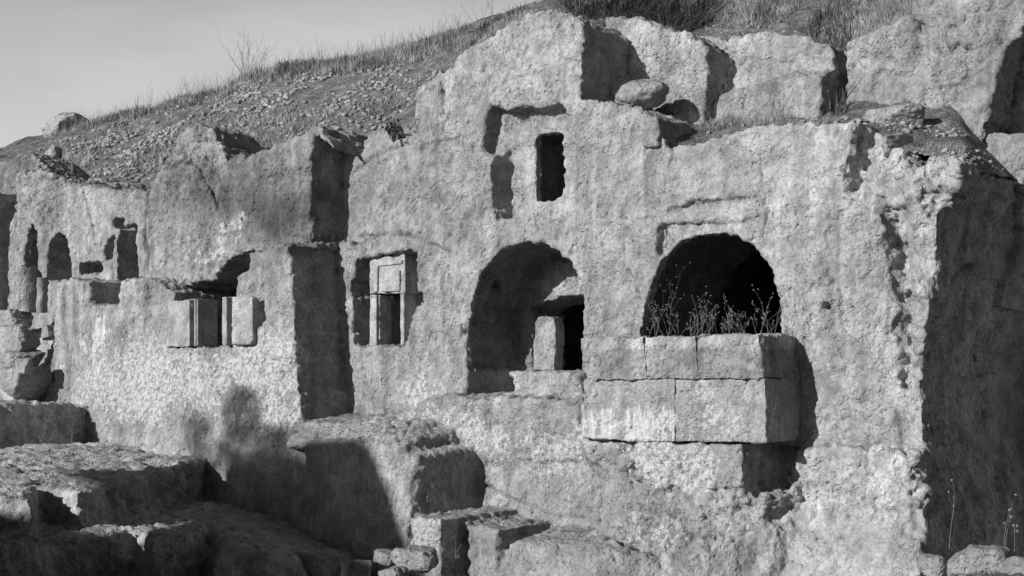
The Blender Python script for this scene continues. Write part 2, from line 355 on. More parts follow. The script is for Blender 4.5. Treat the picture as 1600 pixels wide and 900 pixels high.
# frame cut round the upper window, its left edge deepest
R.put([(772, 166), (790, 172), (880, 166), (896, 200), (898, 322), (800, 338), (772, 340), (768, 262), (778, 222), (773, 240), (754, 241), (756, 206), (766, 166)], 0,
      lambda x, y, D: D-.30*(1-sstep(785, 850, x))*sstep(170, 240, y)-.24*(1-sstep(184, 224, y)), 0, .8)
R.put([(765, 165), (773, 200), (773, 240), (754, 241), (756, 206)], 0, lambda x, y, D: und-.24, 0, .6)
R.put([(779, 222), (797, 252), (800, 336), (772, 340), (770, 252)], 0, lambda x, y, D: und-.34, 0, .6)
R.hole([(834, 212), (862, 207), (876, 210), (881, 235), (884, 275), (881, 307), (836, 315)], -.05)
# lintel cut above the right arch
R.put([(1042, 326), (1090, 315), (1182, 308), (1190, 345), (1042, 352)], 0, lambda x, y, D: D-.13*(1-sstep(322, 344, y+(x-1042)*.115))*(1-sstep(1160, 1188, x)), 0, 0)
R.put([(1028, 353), (1090, 348), (1184, 341), (1196, 375), (1070, 380), (1034, 400), (1028, 396)], 0, lambda x, y, D: D-.14*(1-sstep(350, 374, y+(x-1030)*.075)*sstep(1032, 1052, x))*(1-sstep(1162, 1194, x)), 0, 0)
# arches
R.put([(738, 618), (733, 590), (731, 560), (732, 520), (738, 470), (748, 432), (768, 404), (792, 386), (822, 379), (850, 382), (872, 394), (892, 414), (908, 445), (914, 480), (915, 525), (912, 582), (806, 582), (804, 612), (745, 618)], 0,
      lambda x, y, D: und-1.0, 0, .5)
R.put([(806, 560), (914, 560), (914, 590), (806, 590)], 0, lambda x, y, D: np.where(y > 580, und+.2, D))
hp = R.H.copy(); R.hole([(830, 482), (872, 465), (935, 462), (935, 580), (834, 580)], -1.0, .4); R.H = hp | (R.H & ((R.D < -.6) | hp))
R.hole([(1003, 560), (1005, 520), (1012, 482), (1020, 440), (1035, 407), (1060, 384), (1090, 370), (1125, 366), (1156, 371), (1181, 386), (1200, 416), (1214, 455), (1221, 495), (1222, 560)], 0)
# small framed doorway
R.put([(554, 408), (575, 404), (610, 398), (642, 392), (655, 396), (655, 462), (668, 458), (662, 476), (652, 478), (645, 508), (632, 540), (556, 540)], 0, lambda x, y, D: und-.42, 0, .3)
R.hole([(588, 452), (638, 450), (638, 540), (588, 540)], -.3, .3)
R.put([(546, 440), (577, 438), (575, 460), (556, 462), (550, 462)], 0, lambda x, y, D: und-1.4, 0, .3)
# broken opening with the two slabs
hp = R.H.copy(); R.hole([(262, 560), (264, 470), (269, 455), (296, 446), (316, 437), (327, 441), (333, 434), (338, 424), (350, 410), (362, 400), (386, 394), (430, 394), (430, 560)], .45, .6); R.H = hp | (R.H & (R.D < .7))
R.put([(396, 466), (404, 470), (410, 500), (398, 512), (394, 500)], .95, lambda x, y, D: D-.14, 0, .4)
R.put([(225, 430), (262, 445), (262, 470), (228, 476)], .9, lambda x, y, D: D-.12, .04)
# far-left niches
R.put([(178, 436), (178, 374), (184, 360), (200, 349), (213, 357), (220, 378), (221, 432)], .25, lambda x, y, D: und-2.0, 0, .5)
R.put([(156, 404), (159, 382), (174, 360), (168, 402)], .25, lambda x, y, D: und-.3, 0, .4)
R.put([(170, 341), (190, 340), (186, 356), (172, 357)], .25, lambda x, y, D: und-.1, 0, .4)
R.put([(137, 442), (150, 433), (184, 431), (185, 445), (182, 475), (138, 475)], .9, lambda x, y, D: und-.2, 0, .4)
R.put([(117, 413), (150, 408), (156, 424), (118, 427)], .25, lambda x, y, D: und-.25, 0, .4)
R.put([(66, 433), (68, 400), (74, 378), (86, 364), (96, 370), (103, 392), (107, 433)], .25, lambda x, y, D: und-1.6, 0, .3)
R.put([(72, 436), (104, 436), (92, 490), (70, 490)], .25, lambda x, y, D: und-.6, 0, .3)
R.put([(33, 422), (36, 372), (45, 346), (52, 366), (52, 422)], .25, lambda x, y, D: und-1.6, 0, .3)
R.put([(-70, 500), (-68, 330), (-50, 290), (-12, 271), (16, 282), (39, 312), (36, 326), (24, 332), (15, 355), (10, 400), (13, 500)], -.35, lambda x, y, D: und-1.5, 0, .6)
R.put([(26, 420), (60, 416), (60, 486), (26, 486)], -.2, lambda x, y, D: und-.9, 0, .4)

me = R.build('cliff', .027, t0=lambda S, Z: np.where(S > -2.6, 1.3, .35)+0*Z, slope=1.6, back=1.75)
def rough(x, y, s, d, z):
    r = np.ones(len(x))*.85
    def bl(cx, cy, rx, ry): return np.exp(-(((x-cx)/rx)**2+((y-cy)/ry)**2)**2)
    r += 1.4*bl(1050, 820, 105, 75)+bl(1425, 540, 50, 330)*.3+.9*bl(1430, 290, 90, 60)+.8*bl(290, 260, 60, 60)+.5*bl(320, 410, 60, 60)+.7*bl(980, 730, 25, 40)+.9*bl(500, 380, 70, 15)
    r += .5*bl(900, 30, 60, 22)+.7*bl(630, 200, 40, 30)+.5*bl(1330, 780, 200, 90)+1.0*bl(60, 300, 40, 60)
    return r
holes = [(779, 447, 8, .16), (1290, 480, 6, .22), (725, 519, 5, .10), (1303, 440, 4, .06), (582, 371, 4, .08), (626, 363, 4, .07), (640, 366, 4, .08), (656, 366, 3, .06), (893, 397, 4, .06), (1519, 417, 6, .12), (1529, 416, 6, .12), (690, 145, 5, .08),
         (693, 178, 4, .07), (795, 78, 3, .05), (742, 505, 4, .05), (740, 230, 4, .05), (660, 232, 4, .05), (1325, 806, 5, .08), (1232, 640, 9, .04)]
CRK = [([(788, 126), (812, 118), (846, 109)], 1.8), ([(690, 118), (694, 160), (690, 205)], 1.8), ([(556, 268), (580, 250), (606, 228), (640, 222)], 1.8), ([(648, 232), (690, 222), (716, 214)], 1.6), ([(560, 372), (604, 366), (660, 372), (700, 392)], 1.8),
       ([(1052, 196), (1044, 260), (1050, 306)], 1.8), ([(1188, 240), (1196, 330), (1190, 372)], 1.6), ([(1300, 300), (1312, 380), (1306, 430), (1318, 520)], 2.0), ([(1245, 700), (1300, 690), (1352, 698), (1372, 688)], 2.4), ([(1352, 700), (1350, 790)], 2.2),
       ([(300, 250), (330, 300), (352, 360)], 2.2), ([(232, 300), (226, 360), (228, 430)], 2.4), ([(600, 640), (625, 690), (640, 660)], 2.2), ([(760, 760), (850, 800), (940, 812)], 2.0), ([(980, 540), (1000, 470), (985, 420)], 1.5), ([(130, 300), (150, 380)], 1.6), ([(1400, 640), (1416, 720), (1428, 800)], 3.0)]
def cracks_at(x, y, s, d, z):
    qq = np.stack([s, d, z], -1); wx_ = x+5*fbm(qq, 2.5, 4, 801, .65); wy_ = y+5*fbm(qq, 2.5, 4, 811, .65); g_ = np.zeros(len(x))
    for p, w_ in CRK:
        p = np.array(p, float); m = (x > p[:, 0].min()-20) & (x < p[:, 0].max()+20) & (y > p[:, 1].min()-20) & (y < p[:, 1].max()+20)
        g_[m] = np.maximum(g_[m], np.exp(-(dline(wx_[m], wy_[m], p)/w_)**2)*(.4+.6*sstep(-.4, .2, vnoise(qq[m]*3.1, 5))))
    return g_
def relief_extra(x, y, s, d, z, n):
    f = ((x > 1440) & (n@np.array([RX, RY, 0.]) > .4)).astype(float); q = np.stack([s, d, z], -1)
    e = f*(.11*fbm(q, .7, 3, 81)+.06*fbm(q, 2.6, 4, 82)-.05*np.abs(fbm(q*np.array([1, 1, .35]), 2.2, 3, 83)))
    e = e+f*.09*inpoly(x, y, [(1592, 270), (1588, 380), (1567, 484), (1700, 492), (1700, 270)])
    return e-.035*cracks_at(x, y, s, d, z)
x, y, s_, d_, z_ = rockify(me, 1.25, rough, 0, holes, relief_extra)
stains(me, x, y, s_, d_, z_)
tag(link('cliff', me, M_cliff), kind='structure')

# rock-cut rooms behind the openings, wider than the openings and sunk below their sills
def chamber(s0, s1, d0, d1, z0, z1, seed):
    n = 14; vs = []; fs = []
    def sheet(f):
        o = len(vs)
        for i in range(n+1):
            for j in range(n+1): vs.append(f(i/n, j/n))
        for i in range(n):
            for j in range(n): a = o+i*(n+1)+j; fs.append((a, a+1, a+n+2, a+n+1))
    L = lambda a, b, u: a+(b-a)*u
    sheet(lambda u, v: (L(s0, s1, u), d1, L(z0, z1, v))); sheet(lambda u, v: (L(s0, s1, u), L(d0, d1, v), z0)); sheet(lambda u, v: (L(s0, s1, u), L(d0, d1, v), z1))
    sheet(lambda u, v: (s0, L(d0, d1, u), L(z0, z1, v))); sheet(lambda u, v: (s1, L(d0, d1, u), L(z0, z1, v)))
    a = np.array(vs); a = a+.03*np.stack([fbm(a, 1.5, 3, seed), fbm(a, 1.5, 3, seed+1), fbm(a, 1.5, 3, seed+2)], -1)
    tag(link('tomb_chamber', mesh_np('tomb_chamber', W(a[:, 0], a[:, 1], a[:, 2]), fs), M_room_shade), kind='structure')
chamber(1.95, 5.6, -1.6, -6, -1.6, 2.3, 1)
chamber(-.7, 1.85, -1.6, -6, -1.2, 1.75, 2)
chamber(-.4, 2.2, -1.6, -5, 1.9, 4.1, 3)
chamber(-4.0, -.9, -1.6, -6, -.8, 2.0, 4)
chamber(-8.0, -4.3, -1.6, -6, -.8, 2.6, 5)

# ------------------------------------------------------------------ upper tier outcrops
def outcrop(label, poly, fills, ed, srange, zrange, t0, seed, rr=1.0, back=5.0, cracks=()):
    r = Relief(srange[0], srange[1], zrange[0], zrange[1], .035, ed, seed, .04)
    r.mask(poly, ed); r.D += .08*fbm(r.q, .6, 3, seed)+.03*fbm(r.q, 2, 3, seed+1)
    for p, ed2, fl, so in fills: r.put(p, ed2, fl, so)
    for c in cracks: r.crack(*c)
    m = r.build('outcrop', .035, t0=t0, back=back, bd=ed)
    x, y, a, b, c = rockify(m, 1.3, lambda *k: np.ones(len(k[0]))*rr, seed)
    n = len(x); w = np.exp(-(((x-1230)/60)**2+((y-130)/60)**2))*.35
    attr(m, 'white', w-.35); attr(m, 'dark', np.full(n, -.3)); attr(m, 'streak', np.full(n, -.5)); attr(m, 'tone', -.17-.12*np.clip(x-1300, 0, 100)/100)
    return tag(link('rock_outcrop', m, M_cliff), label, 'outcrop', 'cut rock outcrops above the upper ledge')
outcrop('pale cut rock outcrop right of the tallest block, half in its shadow', [(940, 20), (985, 31), (1010, 33), (1040, 40), (1070, 52), (1095, 66), (1108, 76), (1116, 88), (1128, 120), (1112, 150), (1098, 170), (1094, 240), (930, 240)],
        [([(1104, 70), (1140, 70), (1140, 200), (1096, 172), (1104, 120)], -1.1, lambda x, y, D: D-.5, 0)], -1.1, (.5, 4.2), (3.0, 5.2), 1.0, 101)
outcrop('wide low rock outcrop with a diagonal bedding step, directly right of the half-shadowed outcrop', [(1070, 57), (1100, 54), (1140, 60), (1190, 49), (1215, 49), (1255, 56), (1288, 66), (1300, 82), (1302, 120), (1298, 172), (1296, 230), (1070, 230)],
        [([(1060, 200), (1130, 150), (1210, 120), (1310, 112), (1310, 230), (1060, 230)], -1.5, lambda x, y, D: D+.28, .02)], -1.6, (1.5, 6.0), (3.0, 5.0), 1.2, 111)
outcrop('large slanting rock outcrop rising to the right of the vertical cleft', [(1320, 82), (1326, 66), (1345, 56), (1390, 34), (1440, 10), (1480, -10), (1560, -60), (1650, -60), (1620, 20), (1580, 66), (1562, 100), (1562, 130), (1550, 170), (1552, 192), (1538, 206), (1545, 260), (1316, 240), (1318, 150)],
        [([(1430, 60), (1500, 40), (1530, 50), (1560, 95), (1560, 190), (1520, 212), (1480, 120), (1440, 90)], -1.5, lambda x, y, D: D+.10+.12*fbm(W(0*x, 0, 0)*0+np.stack([x*.03, y*.03, 0*x], -1), 1, 3, 5), .08)], -1.7, (3.5, 8.2), (2.6, 5.6), 1.0, 121, 1.3,
        cracks=[([(1432, 30), (1436, 60), (1432, 95)], -1.7, 5, .16, .5), ([(1485, 45), (1500, 70), (1512, 82)], -1.7, 5, .3, .5)])
outcrop('tall pitted rock face at the upper right corner behind the slanting outcrop', [(1440, -60), (1800, -160), (2300, -100), (2300, 330), (1440, 330)], [], -2.3, (4.0, 14.0), (2.2, 7.2), 1.2, 131, 1.5)
outcrop('low pale rock band at the right edge above the dark side of the cliff', [(1535, 222), (1542, 206), (1580, 205), (1612, 208), (1610, 300), (1560, 300), (1545, 262)], [], -1.6, (5.5, 11.0), (1.6, 3.4), .8, 141)

# ------------------------------------------------------------------ hillside
def curve(pts, d):
    a = np.array([U(x, y, d) for x, y in pts]); i = np.argsort(a[:, 0]); return a[i, 0], a[i, 1]
curves = [(-.25, [(-400, 700), (0, 600), (30, 480), (58, 300), (80, 290), (110, 292), (180, 300), (230, 308), (248, 296), (270, 276), (300, 262), (345, 262), (400, 258), (480, 242), (515, 262), (560, 300), (600, 250), (650, 225), (700, 160), (760, 130), (860, 80), (900, 110), (912, 172), (1000, 186), (1080, 238), (1180, 206), (1340, 200), (1420, 238), (1500, 252), (1600, 266), (2200, 330)]),
          (-1.3, [(-400, 300), (0, 268), (40, 246), (60, 254), (84, 274), (104, 284), (180, 292), (240, 296), (280, 246), (330, 232), (400, 226), (480, 208), (520, 222), (560, 240), (600, 205), (650, 196), (700, 112), (790, 58), (860, 26), (905, 40), (930, 150), (1000, 158), (1100, 190), (1200, 188), (1290, 184), (1350, 176), (1420, 186), (1480, 205), (1560, 212), (1650, 230), (2200, 300)]),
          (-5., [(-500, 300), (-100, 246), (0, 240), (50, 216), (140, 194), (200, 178), (260, 162), (330, 148), (362, 134), (395, 114), (440, 106), (500, 104), (560, 100), (620, 88), (670, 74), (720, 55), (780, 28), (850, 4), (900, 8), (960, 24), (1040, 50), (1100, 62), (1200, 62), (1300, 84), (1380, 60), (1470, 10), (1600, -20), (2200, -150)]),
          (-12., [(-600, 330), (0, 300), (300, 215), (600, 150), (800, 90), (900, -20), (1000, -60), (1300, -90), (1600, -160), (2200, -300)]),
          (-60., [(-600, 420), (0, 400), (600, 300), (800, 250), (900, 180), (1600, 120), (2200, 100)])]
cs = [(d,)+curve(p, d) for d, p in curves]
s_edge = U(1500, 262, 0)[0]; s_far = U(26, 262, -.35)[0]
def hill(s, d):
    dd = [c[0] for c in cs]; zz = [np.interp(s, c[1], c[2]) for c in cs]
    z = np.full(np.shape(s), 0.) + zz[0]
    for i in range(len(cs)-1):
        t = np.clip((d-dd[i])/(dd[i+1]-dd[i]), 0, 1); z = np.where(d <= dd[i], zz[i]*(1-t)+zz[i+1]*t, z)
    q = np.stack([s, d, 0*s], -1)
    a = sstep(-.2, -1.5, d)
    z = np.where(d > -3.4, np.minimum(z, 2.36+np.maximum(s_edge-s, 0)*1.25), z); z = z-3.5*np.clip((s_far-s)/.3, 0, 1)*sstep(-2.1, -1.7, d)
    return z+a*(.07*fbm(q, .9, 4, 201)+.05*fbm(q, 3.5, 3, 203))
ss = np.arange(-26, 20, .09); dv = np.concatenate([np.arange(-.25, -7, -.07), -7-np.cumsum(np.linspace(.1, 3, 40))])
S, Dg = np.meshgrid(ss, dv); Zg = hill(S, Dg)
V = W(S, Dg, Zg); h, w = S.shape; ix = np.arange(h*w).reshape(h, w)
Fc = np.stack([ix[:-1, :-1], ix[:-1, 1:], ix[1:, 1:], ix[1:, :-1]], -1).reshape(-1, 4)
dead = ((S > s_edge+.02) & (Dg > -3.3)).ravel(); Fc = Fc[~dead[Fc].any(1)]
tag(link('hillside', mesh_np('hillside', V.reshape(-1, 3), Fc), M_soil), kind='structure')

# ------------------------------------------------------------------ ground and terraces
gs = np.arange(-24, 14, .05); gd = np.arange(-1.2, 14, .05); GS, GD = np.meshgrid(gs, gd)
gq = np.stack([GS, GD, 0*GS], -1); wx = .10*fbm(gq, .9, 4, 301)+.04*fbm(gq, 5, 3, 302); wy = .10*fbm(gq, .9, 4, 311)
GZ = -2.75+1.0*sstep(5.6, 7.0, GS)+.10*fbm(gq, .5, 3, 320)-.05*np.clip(GD-4, 0, 9)
def gput(poly, z, fill=None, soft=0, mode='max'):
    global GZ
    x, y = PX(GS+wx, GD+wy, z); Yc = Y0+(GS+wx)*RY+(GD+wy)*NY
    m = (inpoly(x, y, poly) & (Yc > 3)).astype(float)
    if soft: m = blur(m, int(soft/.05))
    f = fill(x, y) if callable(fill) else (z if fill is None else fill)
    f = f+.05*fbm(gq, .8, 4, 330)+.02*fbm(gq, 4, 3, 331)
    if mode == 'max': f = np.maximum(f, GZ)
    GZ = GZ*(1-m)+f*m
def gbox(s0, s1, d1, z, soft=0):
    global GZ
    m = ((GS+wx > s0) & (GS+wx < s1) & (GD+wy < d1)).astype(float)
    if soft: m = blur(m, int(soft/.05))
    GZ = GZ*(1-m)+np.maximum(GZ, z+.05*fbm(gq, 1, 4, 340))*m
gput([(328, 836), (420, 792), (470, 780), (600, 795), (640, 850), (590, 862), (540, 880), (470, 915), (328, 905)], -2.1, lambda x, y: -1.76-.5*sstep(350, 640, x), .15)
gput([(-900, 920), (0, 853), (94, 841), (212, 829), (256, 850), (328, 829), (345, 805), (420, 770), (480, 760), (480, 700), (-900, 700)], -1.72)
s410 = U(410, 720, .9)[0]; s145 = U(145, 685, .9)[0]
gput([(-900, 800), (-60, 770), (0, 766), (50, 768), (60, 756), (96, 757), (120, 762), (250, 742), (330, 732), (410, 720), (428, 722), (480, 700), (480, 670), (-900, 670)], -1.2, lambda x, y: -1.12+np.clip(.27*(s410-GS)/(s410-s145), 0, .5)-.035*np.clip(GD-.9, 0, 5), 0)
sT, _ = U(145, 660, .9)
gbox(-30, sT, 3.2, -.22)
sA, _ = U(78, 600, .6)
gbox(-30, sA, 1.3, .40); gbox(-30, sA+.1, .2, 1.15, .1)
gme = remesh(solid(W(GS, GD, GZ)[::-1], W(GS, GD, 0*GZ-5.5)[::-1], np.ones((len(gd)-1, len(gs)-1), bool)), .045)
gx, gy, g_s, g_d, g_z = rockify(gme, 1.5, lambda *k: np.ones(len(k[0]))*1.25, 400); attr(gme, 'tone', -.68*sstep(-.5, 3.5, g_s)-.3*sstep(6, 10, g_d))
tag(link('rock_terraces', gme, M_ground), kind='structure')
big = 400
V = np.array([[-big, -big, -4.2], [big, -big, -4.2], [big, big, -4.2], [-big, big, -4.2]])
tag(link('ground', mesh_np('ground', V, [[0, 1, 2, 3]]), M_plain), kind='structure')

# ------------------------------------------------------------------ boulders and loose blocks
import bmesh
def rock_mesh(w, dp, h, box=.55, seed=0, sub=5, amp=1.0):
    bm = bmesh.new(); bmesh.ops.create_icosphere(bm, subdivisions=sub, radius=1.0)
    me = bpy.data.meshes.new('rock'); bm.to_mesh(me); bm.free()
    v = getco(me); a = np.abs(v)
    p = 2+8*box; nrm = (a**p).sum(1)**(1/p); v = v/nrm[:, None]
    rr = np.random.default_rng(seed)
    for _ in range(5):                                             # flat broken facets
        n = rr.normal(size=3); n /= np.linalg.norm(n); c = rr.uniform(.75, 1.0); t = v@n; ex = np.maximum(t-c, 0); v = v-ex[:, None]*n*.9
    q = v+seed*3.7
    v = v*(1+amp*(.10*fbm(q, 1.1, 3, seed)+.05*fbm(q, 4, 4, seed+1)+.02*fbm(q, 14, 3, seed+2)))[:, None]
    v = v*np.array([w/2, dp/2, h/2])
    me.vertices.foreach_set('co', v.astype(np.float32).ravel()); me.update()
    me.polygons.foreach_set('use_smooth', np.full(len(me.polygons), True)); return me
def boulder(x0, y0, x1, y1, d, label, box=.5, seed=0, dp=None, rot=0, name='boulder', cat='rock', group=None, mat=None):
    k = Kd((x0+x1)/2, d); h = (y1-y0)/k; wt = (x1-x0)/k; dp = dp or wt*.6
    w = max((wt-.5*dp)/.8, .25*wt)
    me = rock_mesh(w, dp, h, box, seed)
    o = link(name, me, mat or M_rock); p = P3((x0+x1)/2, (y0+y1)/2, d)
    o.location = tuple(p); o.rotation_euler = (0, 0, -TH+rot); return tag(o, label, cat, group)
B = boulder
B(612, 856, 694, 897, 3.2, 'sunlit rounded block in front of the stepped rock, bottom centre of the photo', .6, 1, rot=.1)
B(541, 875, 590, 905, 3.2, 'dark rounded rock left of the sunlit block at the bottom edge', .3, 2)
B(582, 858, 622, 884, 3.0, 'shaded rock tucked behind the sunlit block', .3, 3)
B(588, 884, 640, 915, 3.6, 'half cropped rock below the sunlit block at the bottom edge', .3, 4)
B(440, 866, 545, 925, 3.4, 'broad dark rock at the bottom edge where the lowest terrace ends', .4, 5)
B(1478, 852, 1582, 912, 1.0, 'big flat pale rock at the bottom right corner', .45, 6, rot=.2)
B(1560, 872, 1660, 925, 1.2, 'pale rock cut by the right edge below the dark cliff side', .45, 7)
B(1432, 868, 1482, 905, 1.0, 'small pale rock beside the foot of the cracked buttress', .3, 8)
B(950, 126, 1056, 170, -.6, 'pale rounded boulder on the upper ledge below the half-shadowed outcrop', .0, 33)
B(940, 120, 990, 156, -.8, 'smaller rock leaning behind the pale rounded boulder on the upper ledge', .25, 19)
B(60, 178, 142, 216, -4.6, 'pale boulder standing on the skyline at the far left', .45, 11)
B(1345, 168, 1450, 205, -1.1, 'broken flat rocks with dark hollows on the right part of the upper ledge', .4, 12)
B(1376, 214, 1492, 262, -.9, 'wedge of pale rock at the back of the grassy shelf', .5, 13, dp=1.6)
B(388, 204, 424, 226, -1.8, 'small pale boulder half buried behind the upper left rock wall', .3, 14)
B(0, 508, 64, 552, .9, 'large pale slab in the rock pile at the left edge', .6, 15)
B(62, 508, 92, 532, .8, 'small round rock at the right end of the left rock pile', .4, 16)
B(-10, 484, 60, 514, .4, 'broken rock under the column stump at the left edge', .5, 17)
B(-20, 545, 80, 582, 1.0, 'dark broken rock low in the left rock pile', .4, 18)
B(0, 574, 80, 624, 1.3, 'squared block with a dark right side above the left terraces', .85, 20, dp=.7)
B(66, 230, 100, 262, -2.0, 'rounded boulder lying in the rubble at the far left', .3, 21)
B(20, 560, 58, 585, 1.5, 'small rock on top of the squared block at the left', .4, 23)

# column stump and pillar stone by the far-left niches
def drum(x0, y0, x1, y1, d, name, label, cat, n=28, flute=0.0, seed=0):
    k = Kd((x0+x1)/2, d); r = (x1-x0)/k/2; h = (y1-y0)/k; rows = 14; vs = []; fc = []
    for j in range(rows+1):
        for i in range(n):
            a = 2*math.pi*i/n; rr = r*(1+flute*math.cos(a*7))*(1-.05*j/rows); vs.append((rr*math.cos(a), rr*math.sin(a), -h/2+h*j/rows))
    for j in range(rows):
        for i in range(n): fc.append((j*n+i, j*n+(i+1) % n, (j+1)*n+(i+1) % n, (j+1)*n+i))
    vs += [(0, 0, -h/2), (0, 0, h/2)]; cb = len(vs)-2
    bm = bmesh.new(); bv = [bm.verts.new(v) for v in vs]
    for f in fc: bm.faces.new([bv[t] for t in f])
    for i in range(n): bm.faces.new([bv[cb], bv[(i+1) % n], bv[i]]); bm.faces.new([bv[cb+1], bv[rows*n+i], bv[rows*n+(i+1) % n]])
    me = bpy.data.meshes.new(name); bm.to_mesh(me); bm.free()
    v = getco(me); nn = getno(me); v += nn*(.03*fbm(v+seed, 4, 4, seed))[:, None]; me.vertices.foreach_set('co', v.astype(np.float32).ravel()); me.update()
    o = link(name, me, M_rock); o.location = tuple(P3((x0+x1)/2, (y0+y1)/2, d)); return tag(o, label, cat)
drum(26, 418, 60, 487, .25, 'column_stump', 'worn round column stump below the narrow arch at the far left', 'column', seed=1)
drum(84, 438, 108, 492, .6, 'column_stump', 'fluted stone post at the left end of the tall stained wall', 'column', flute=.06, seed=2)
drum(58, 434, 74, 488, .2, 'column_stump', 'slim pale pillar stone between the two far-left niches', 'column', seed=3)

# ------------------------------------------------------------------ dressed stone
def slab(name, px, d0, d1, mat, parent=None, bev=.012, seed=0, rough=.012):
    """block whose front (out to d1) has the picture outline px; extruded back to d0"""
    pts = [U(x, y, d1) for x, y in px]; n = len(pts)
    # fine grid by remeshing keeps edges worn
    bm = bmesh.new()
    f = [bm.verts.new(tuple(W(np.float64(a), d1, b))) for a, b in pts]; bk = [bm.verts.new(tuple(W(np.float64(a), d0, b))) for a, b in pts]
    bm.faces.new(f); bm.faces.new(bk[::-1])
    for i in range(n): bm.faces.new([f[i], bk[i], bk[(i+1) % n], f[(i+1) % n]])
    bmesh.ops.recalc_face_normals(bm, faces=bm.faces)
    me = bpy.data.meshes.new(name); bm.to_mesh(me); bm.free()
    me = remesh(me, bev); v = getco(me); nn = getno(me)
    v += nn*(rough*.8*fbm(v+seed, 3, 3, seed)+rough*.6*fbm(v+seed, 13, 3, seed+4, .65)-rough*.5*np.abs(fbm(v+seed, 5, 4, seed+8)))[:, None]
    me.vertices.foreach_set('co', v.astype(np.float32).ravel()); me.update()
    return link(name, me, mat, parent)
def rect(x0, y0, x1, y1, sk=0): return [(x0, y0+sk), (x1, y0), (x1, y1), (x0, y1+sk)]
def empty(name, loc, label, cat, group=None):
    o = bpy.data.objects.new(name, None); C.objects.link(o); o.location = tuple(loc); o.empty_display_size = .1; tag(o, label, cat, group); return o
def adopt(o, root):
    bpy.context.view_layer.update(); o.parent = root; o.matrix_parent_inverse = root.matrix_world.inverted()
def keep(root, *ch):
    bpy.context.view_layer.update()
    for c in ch: c.parent = root; c.matrix_parent_inverse = root.matrix_world.inverted()

# stone chest below the right arch
ch = empty('stone_chest', P3(1050, 692, .6), 'big stone chest jutting out below the right arch, with a chipped rim and whitish stains', 'stone chest')
def stone_attrs(o, wv, st, dk=-.3):
    v = getco(o.data); s, d = SD(v[:, 0], v[:, 1]); x, y = PX(s, d, v[:, 2])
    attr(o.data, 'white', wv(x, y)); attr(o.data, 'streak', st(x, y)); attr(o.data, 'dark', dk(x, y) if callable(dk) else np.full(len(v), dk)); attr(o.data, 'tone', -.22*sstep(543, 548, y)*sstep(596, 588, y))
M_chest = rock_mat('chest_limestone', .44, True, .9)
rim1 = slab('rim_stone', [(906, 528), (1004.5, 526), (1007, 545), (1012, 593), (915, 593), (907, 572)], .02, .86, M_chest, None, .016, 1, .03)
rim2 = slab('rim_stone', [(1005, 525), (1087, 524), (1089, 560), (1094, 593), (1011, 593), (1007, 545)], .02, .855, M_chest, None, .016, 2, .03)
rim3 = slab('rim_stone', [(1088, 524), (1186, 521), (1188, 560), (1194, 591), (1092, 593), (1088, 560)], .02, .862, M_chest, None, .016, 3, .03)
fr1 = slab('front_panel', [(912, 591), (1054, 591), (1054.6, 690), (985, 689), (908, 684)], .02, .82, M_chest, None, .016, 4, .02)
fr2 = slab('front_panel', [(1053.4, 591), (1196, 590), (1197, 692), (1055, 690)], .02, .82, M_chest, None, .016, 5, .02)
for o in (rim1, rim2, rim3):
    stone_attrs(o, lambda x, y: -.25+0*x, lambda x, y: -.5+0*x, lambda x, y: .05-.35*(y < 545))
stone_attrs(fr1, lambda x, y: .2+.4*sstep(610, 660, y), lambda x, y: .25+.45*sstep(610, 650, y))
stone_attrs(fr2, lambda x, y: .22+.15*(x < 1120), lambda x, y: .05+.45*sstep(1170, 1060, x))
keep(ch, rim1, rim2, rim3, fr1, fr2)

tag(slab('boulder', [(1002, 184), (1012, 178), (1028, 182), (1029, 205), (1027, 229), (1005, 230)], -.72, .04, M_rock, None, .03, 41, .035), 'squared block with a dark right side jutting from the upper ledge', 'rock')
# moulded doorway
dw = empty('tomb_doorway', P3(606, 540, -.2), 'small moulded stone doorway with a carved panel, set into a square recess left of the arches', 'doorway')
lint = slab('lintel', [(577, 409), (584, 404), (632, 397), (633, 458), (577, 459)], -.42, -.06, M_cut, None, .014, 11, .014)
f1 = slab('panel_frame', [(584, 412), (628, 406), (628, 412), (590, 416), (589, 456), (584, 457)], -.1, -.035, M_cut, None, .012, 12, .003)
f2 = slab('carved_panel', [(595, 425), (624, 422), (624, 455), (595, 456)], -.1, -.03, M_cut, None, .012, 13, .003)
j1 = slab('jamb', rect(578, 460, 588, 541), -.40, -.09, M_cut, None, .014, 14, .01)
j1b = slab('moulding', rect(589, 461, 593, 530), -.40, -.14, M_cut, None, .012, 18, .012)
j2 = slab('jamb', rect(625, 456, 631, 540), -.40, -.08, M_cut, None, .014, 15, .006)
keep(dw, lint, f1, f2, j1, j1b, j2)
sb = slab('door_slab', rect(549, 462, 574, 540), -.62, -.50, M_cut, None, .02, 16, .008)
tag(sb, 'shaded upright slab left of the moulded doorway', 'slab')

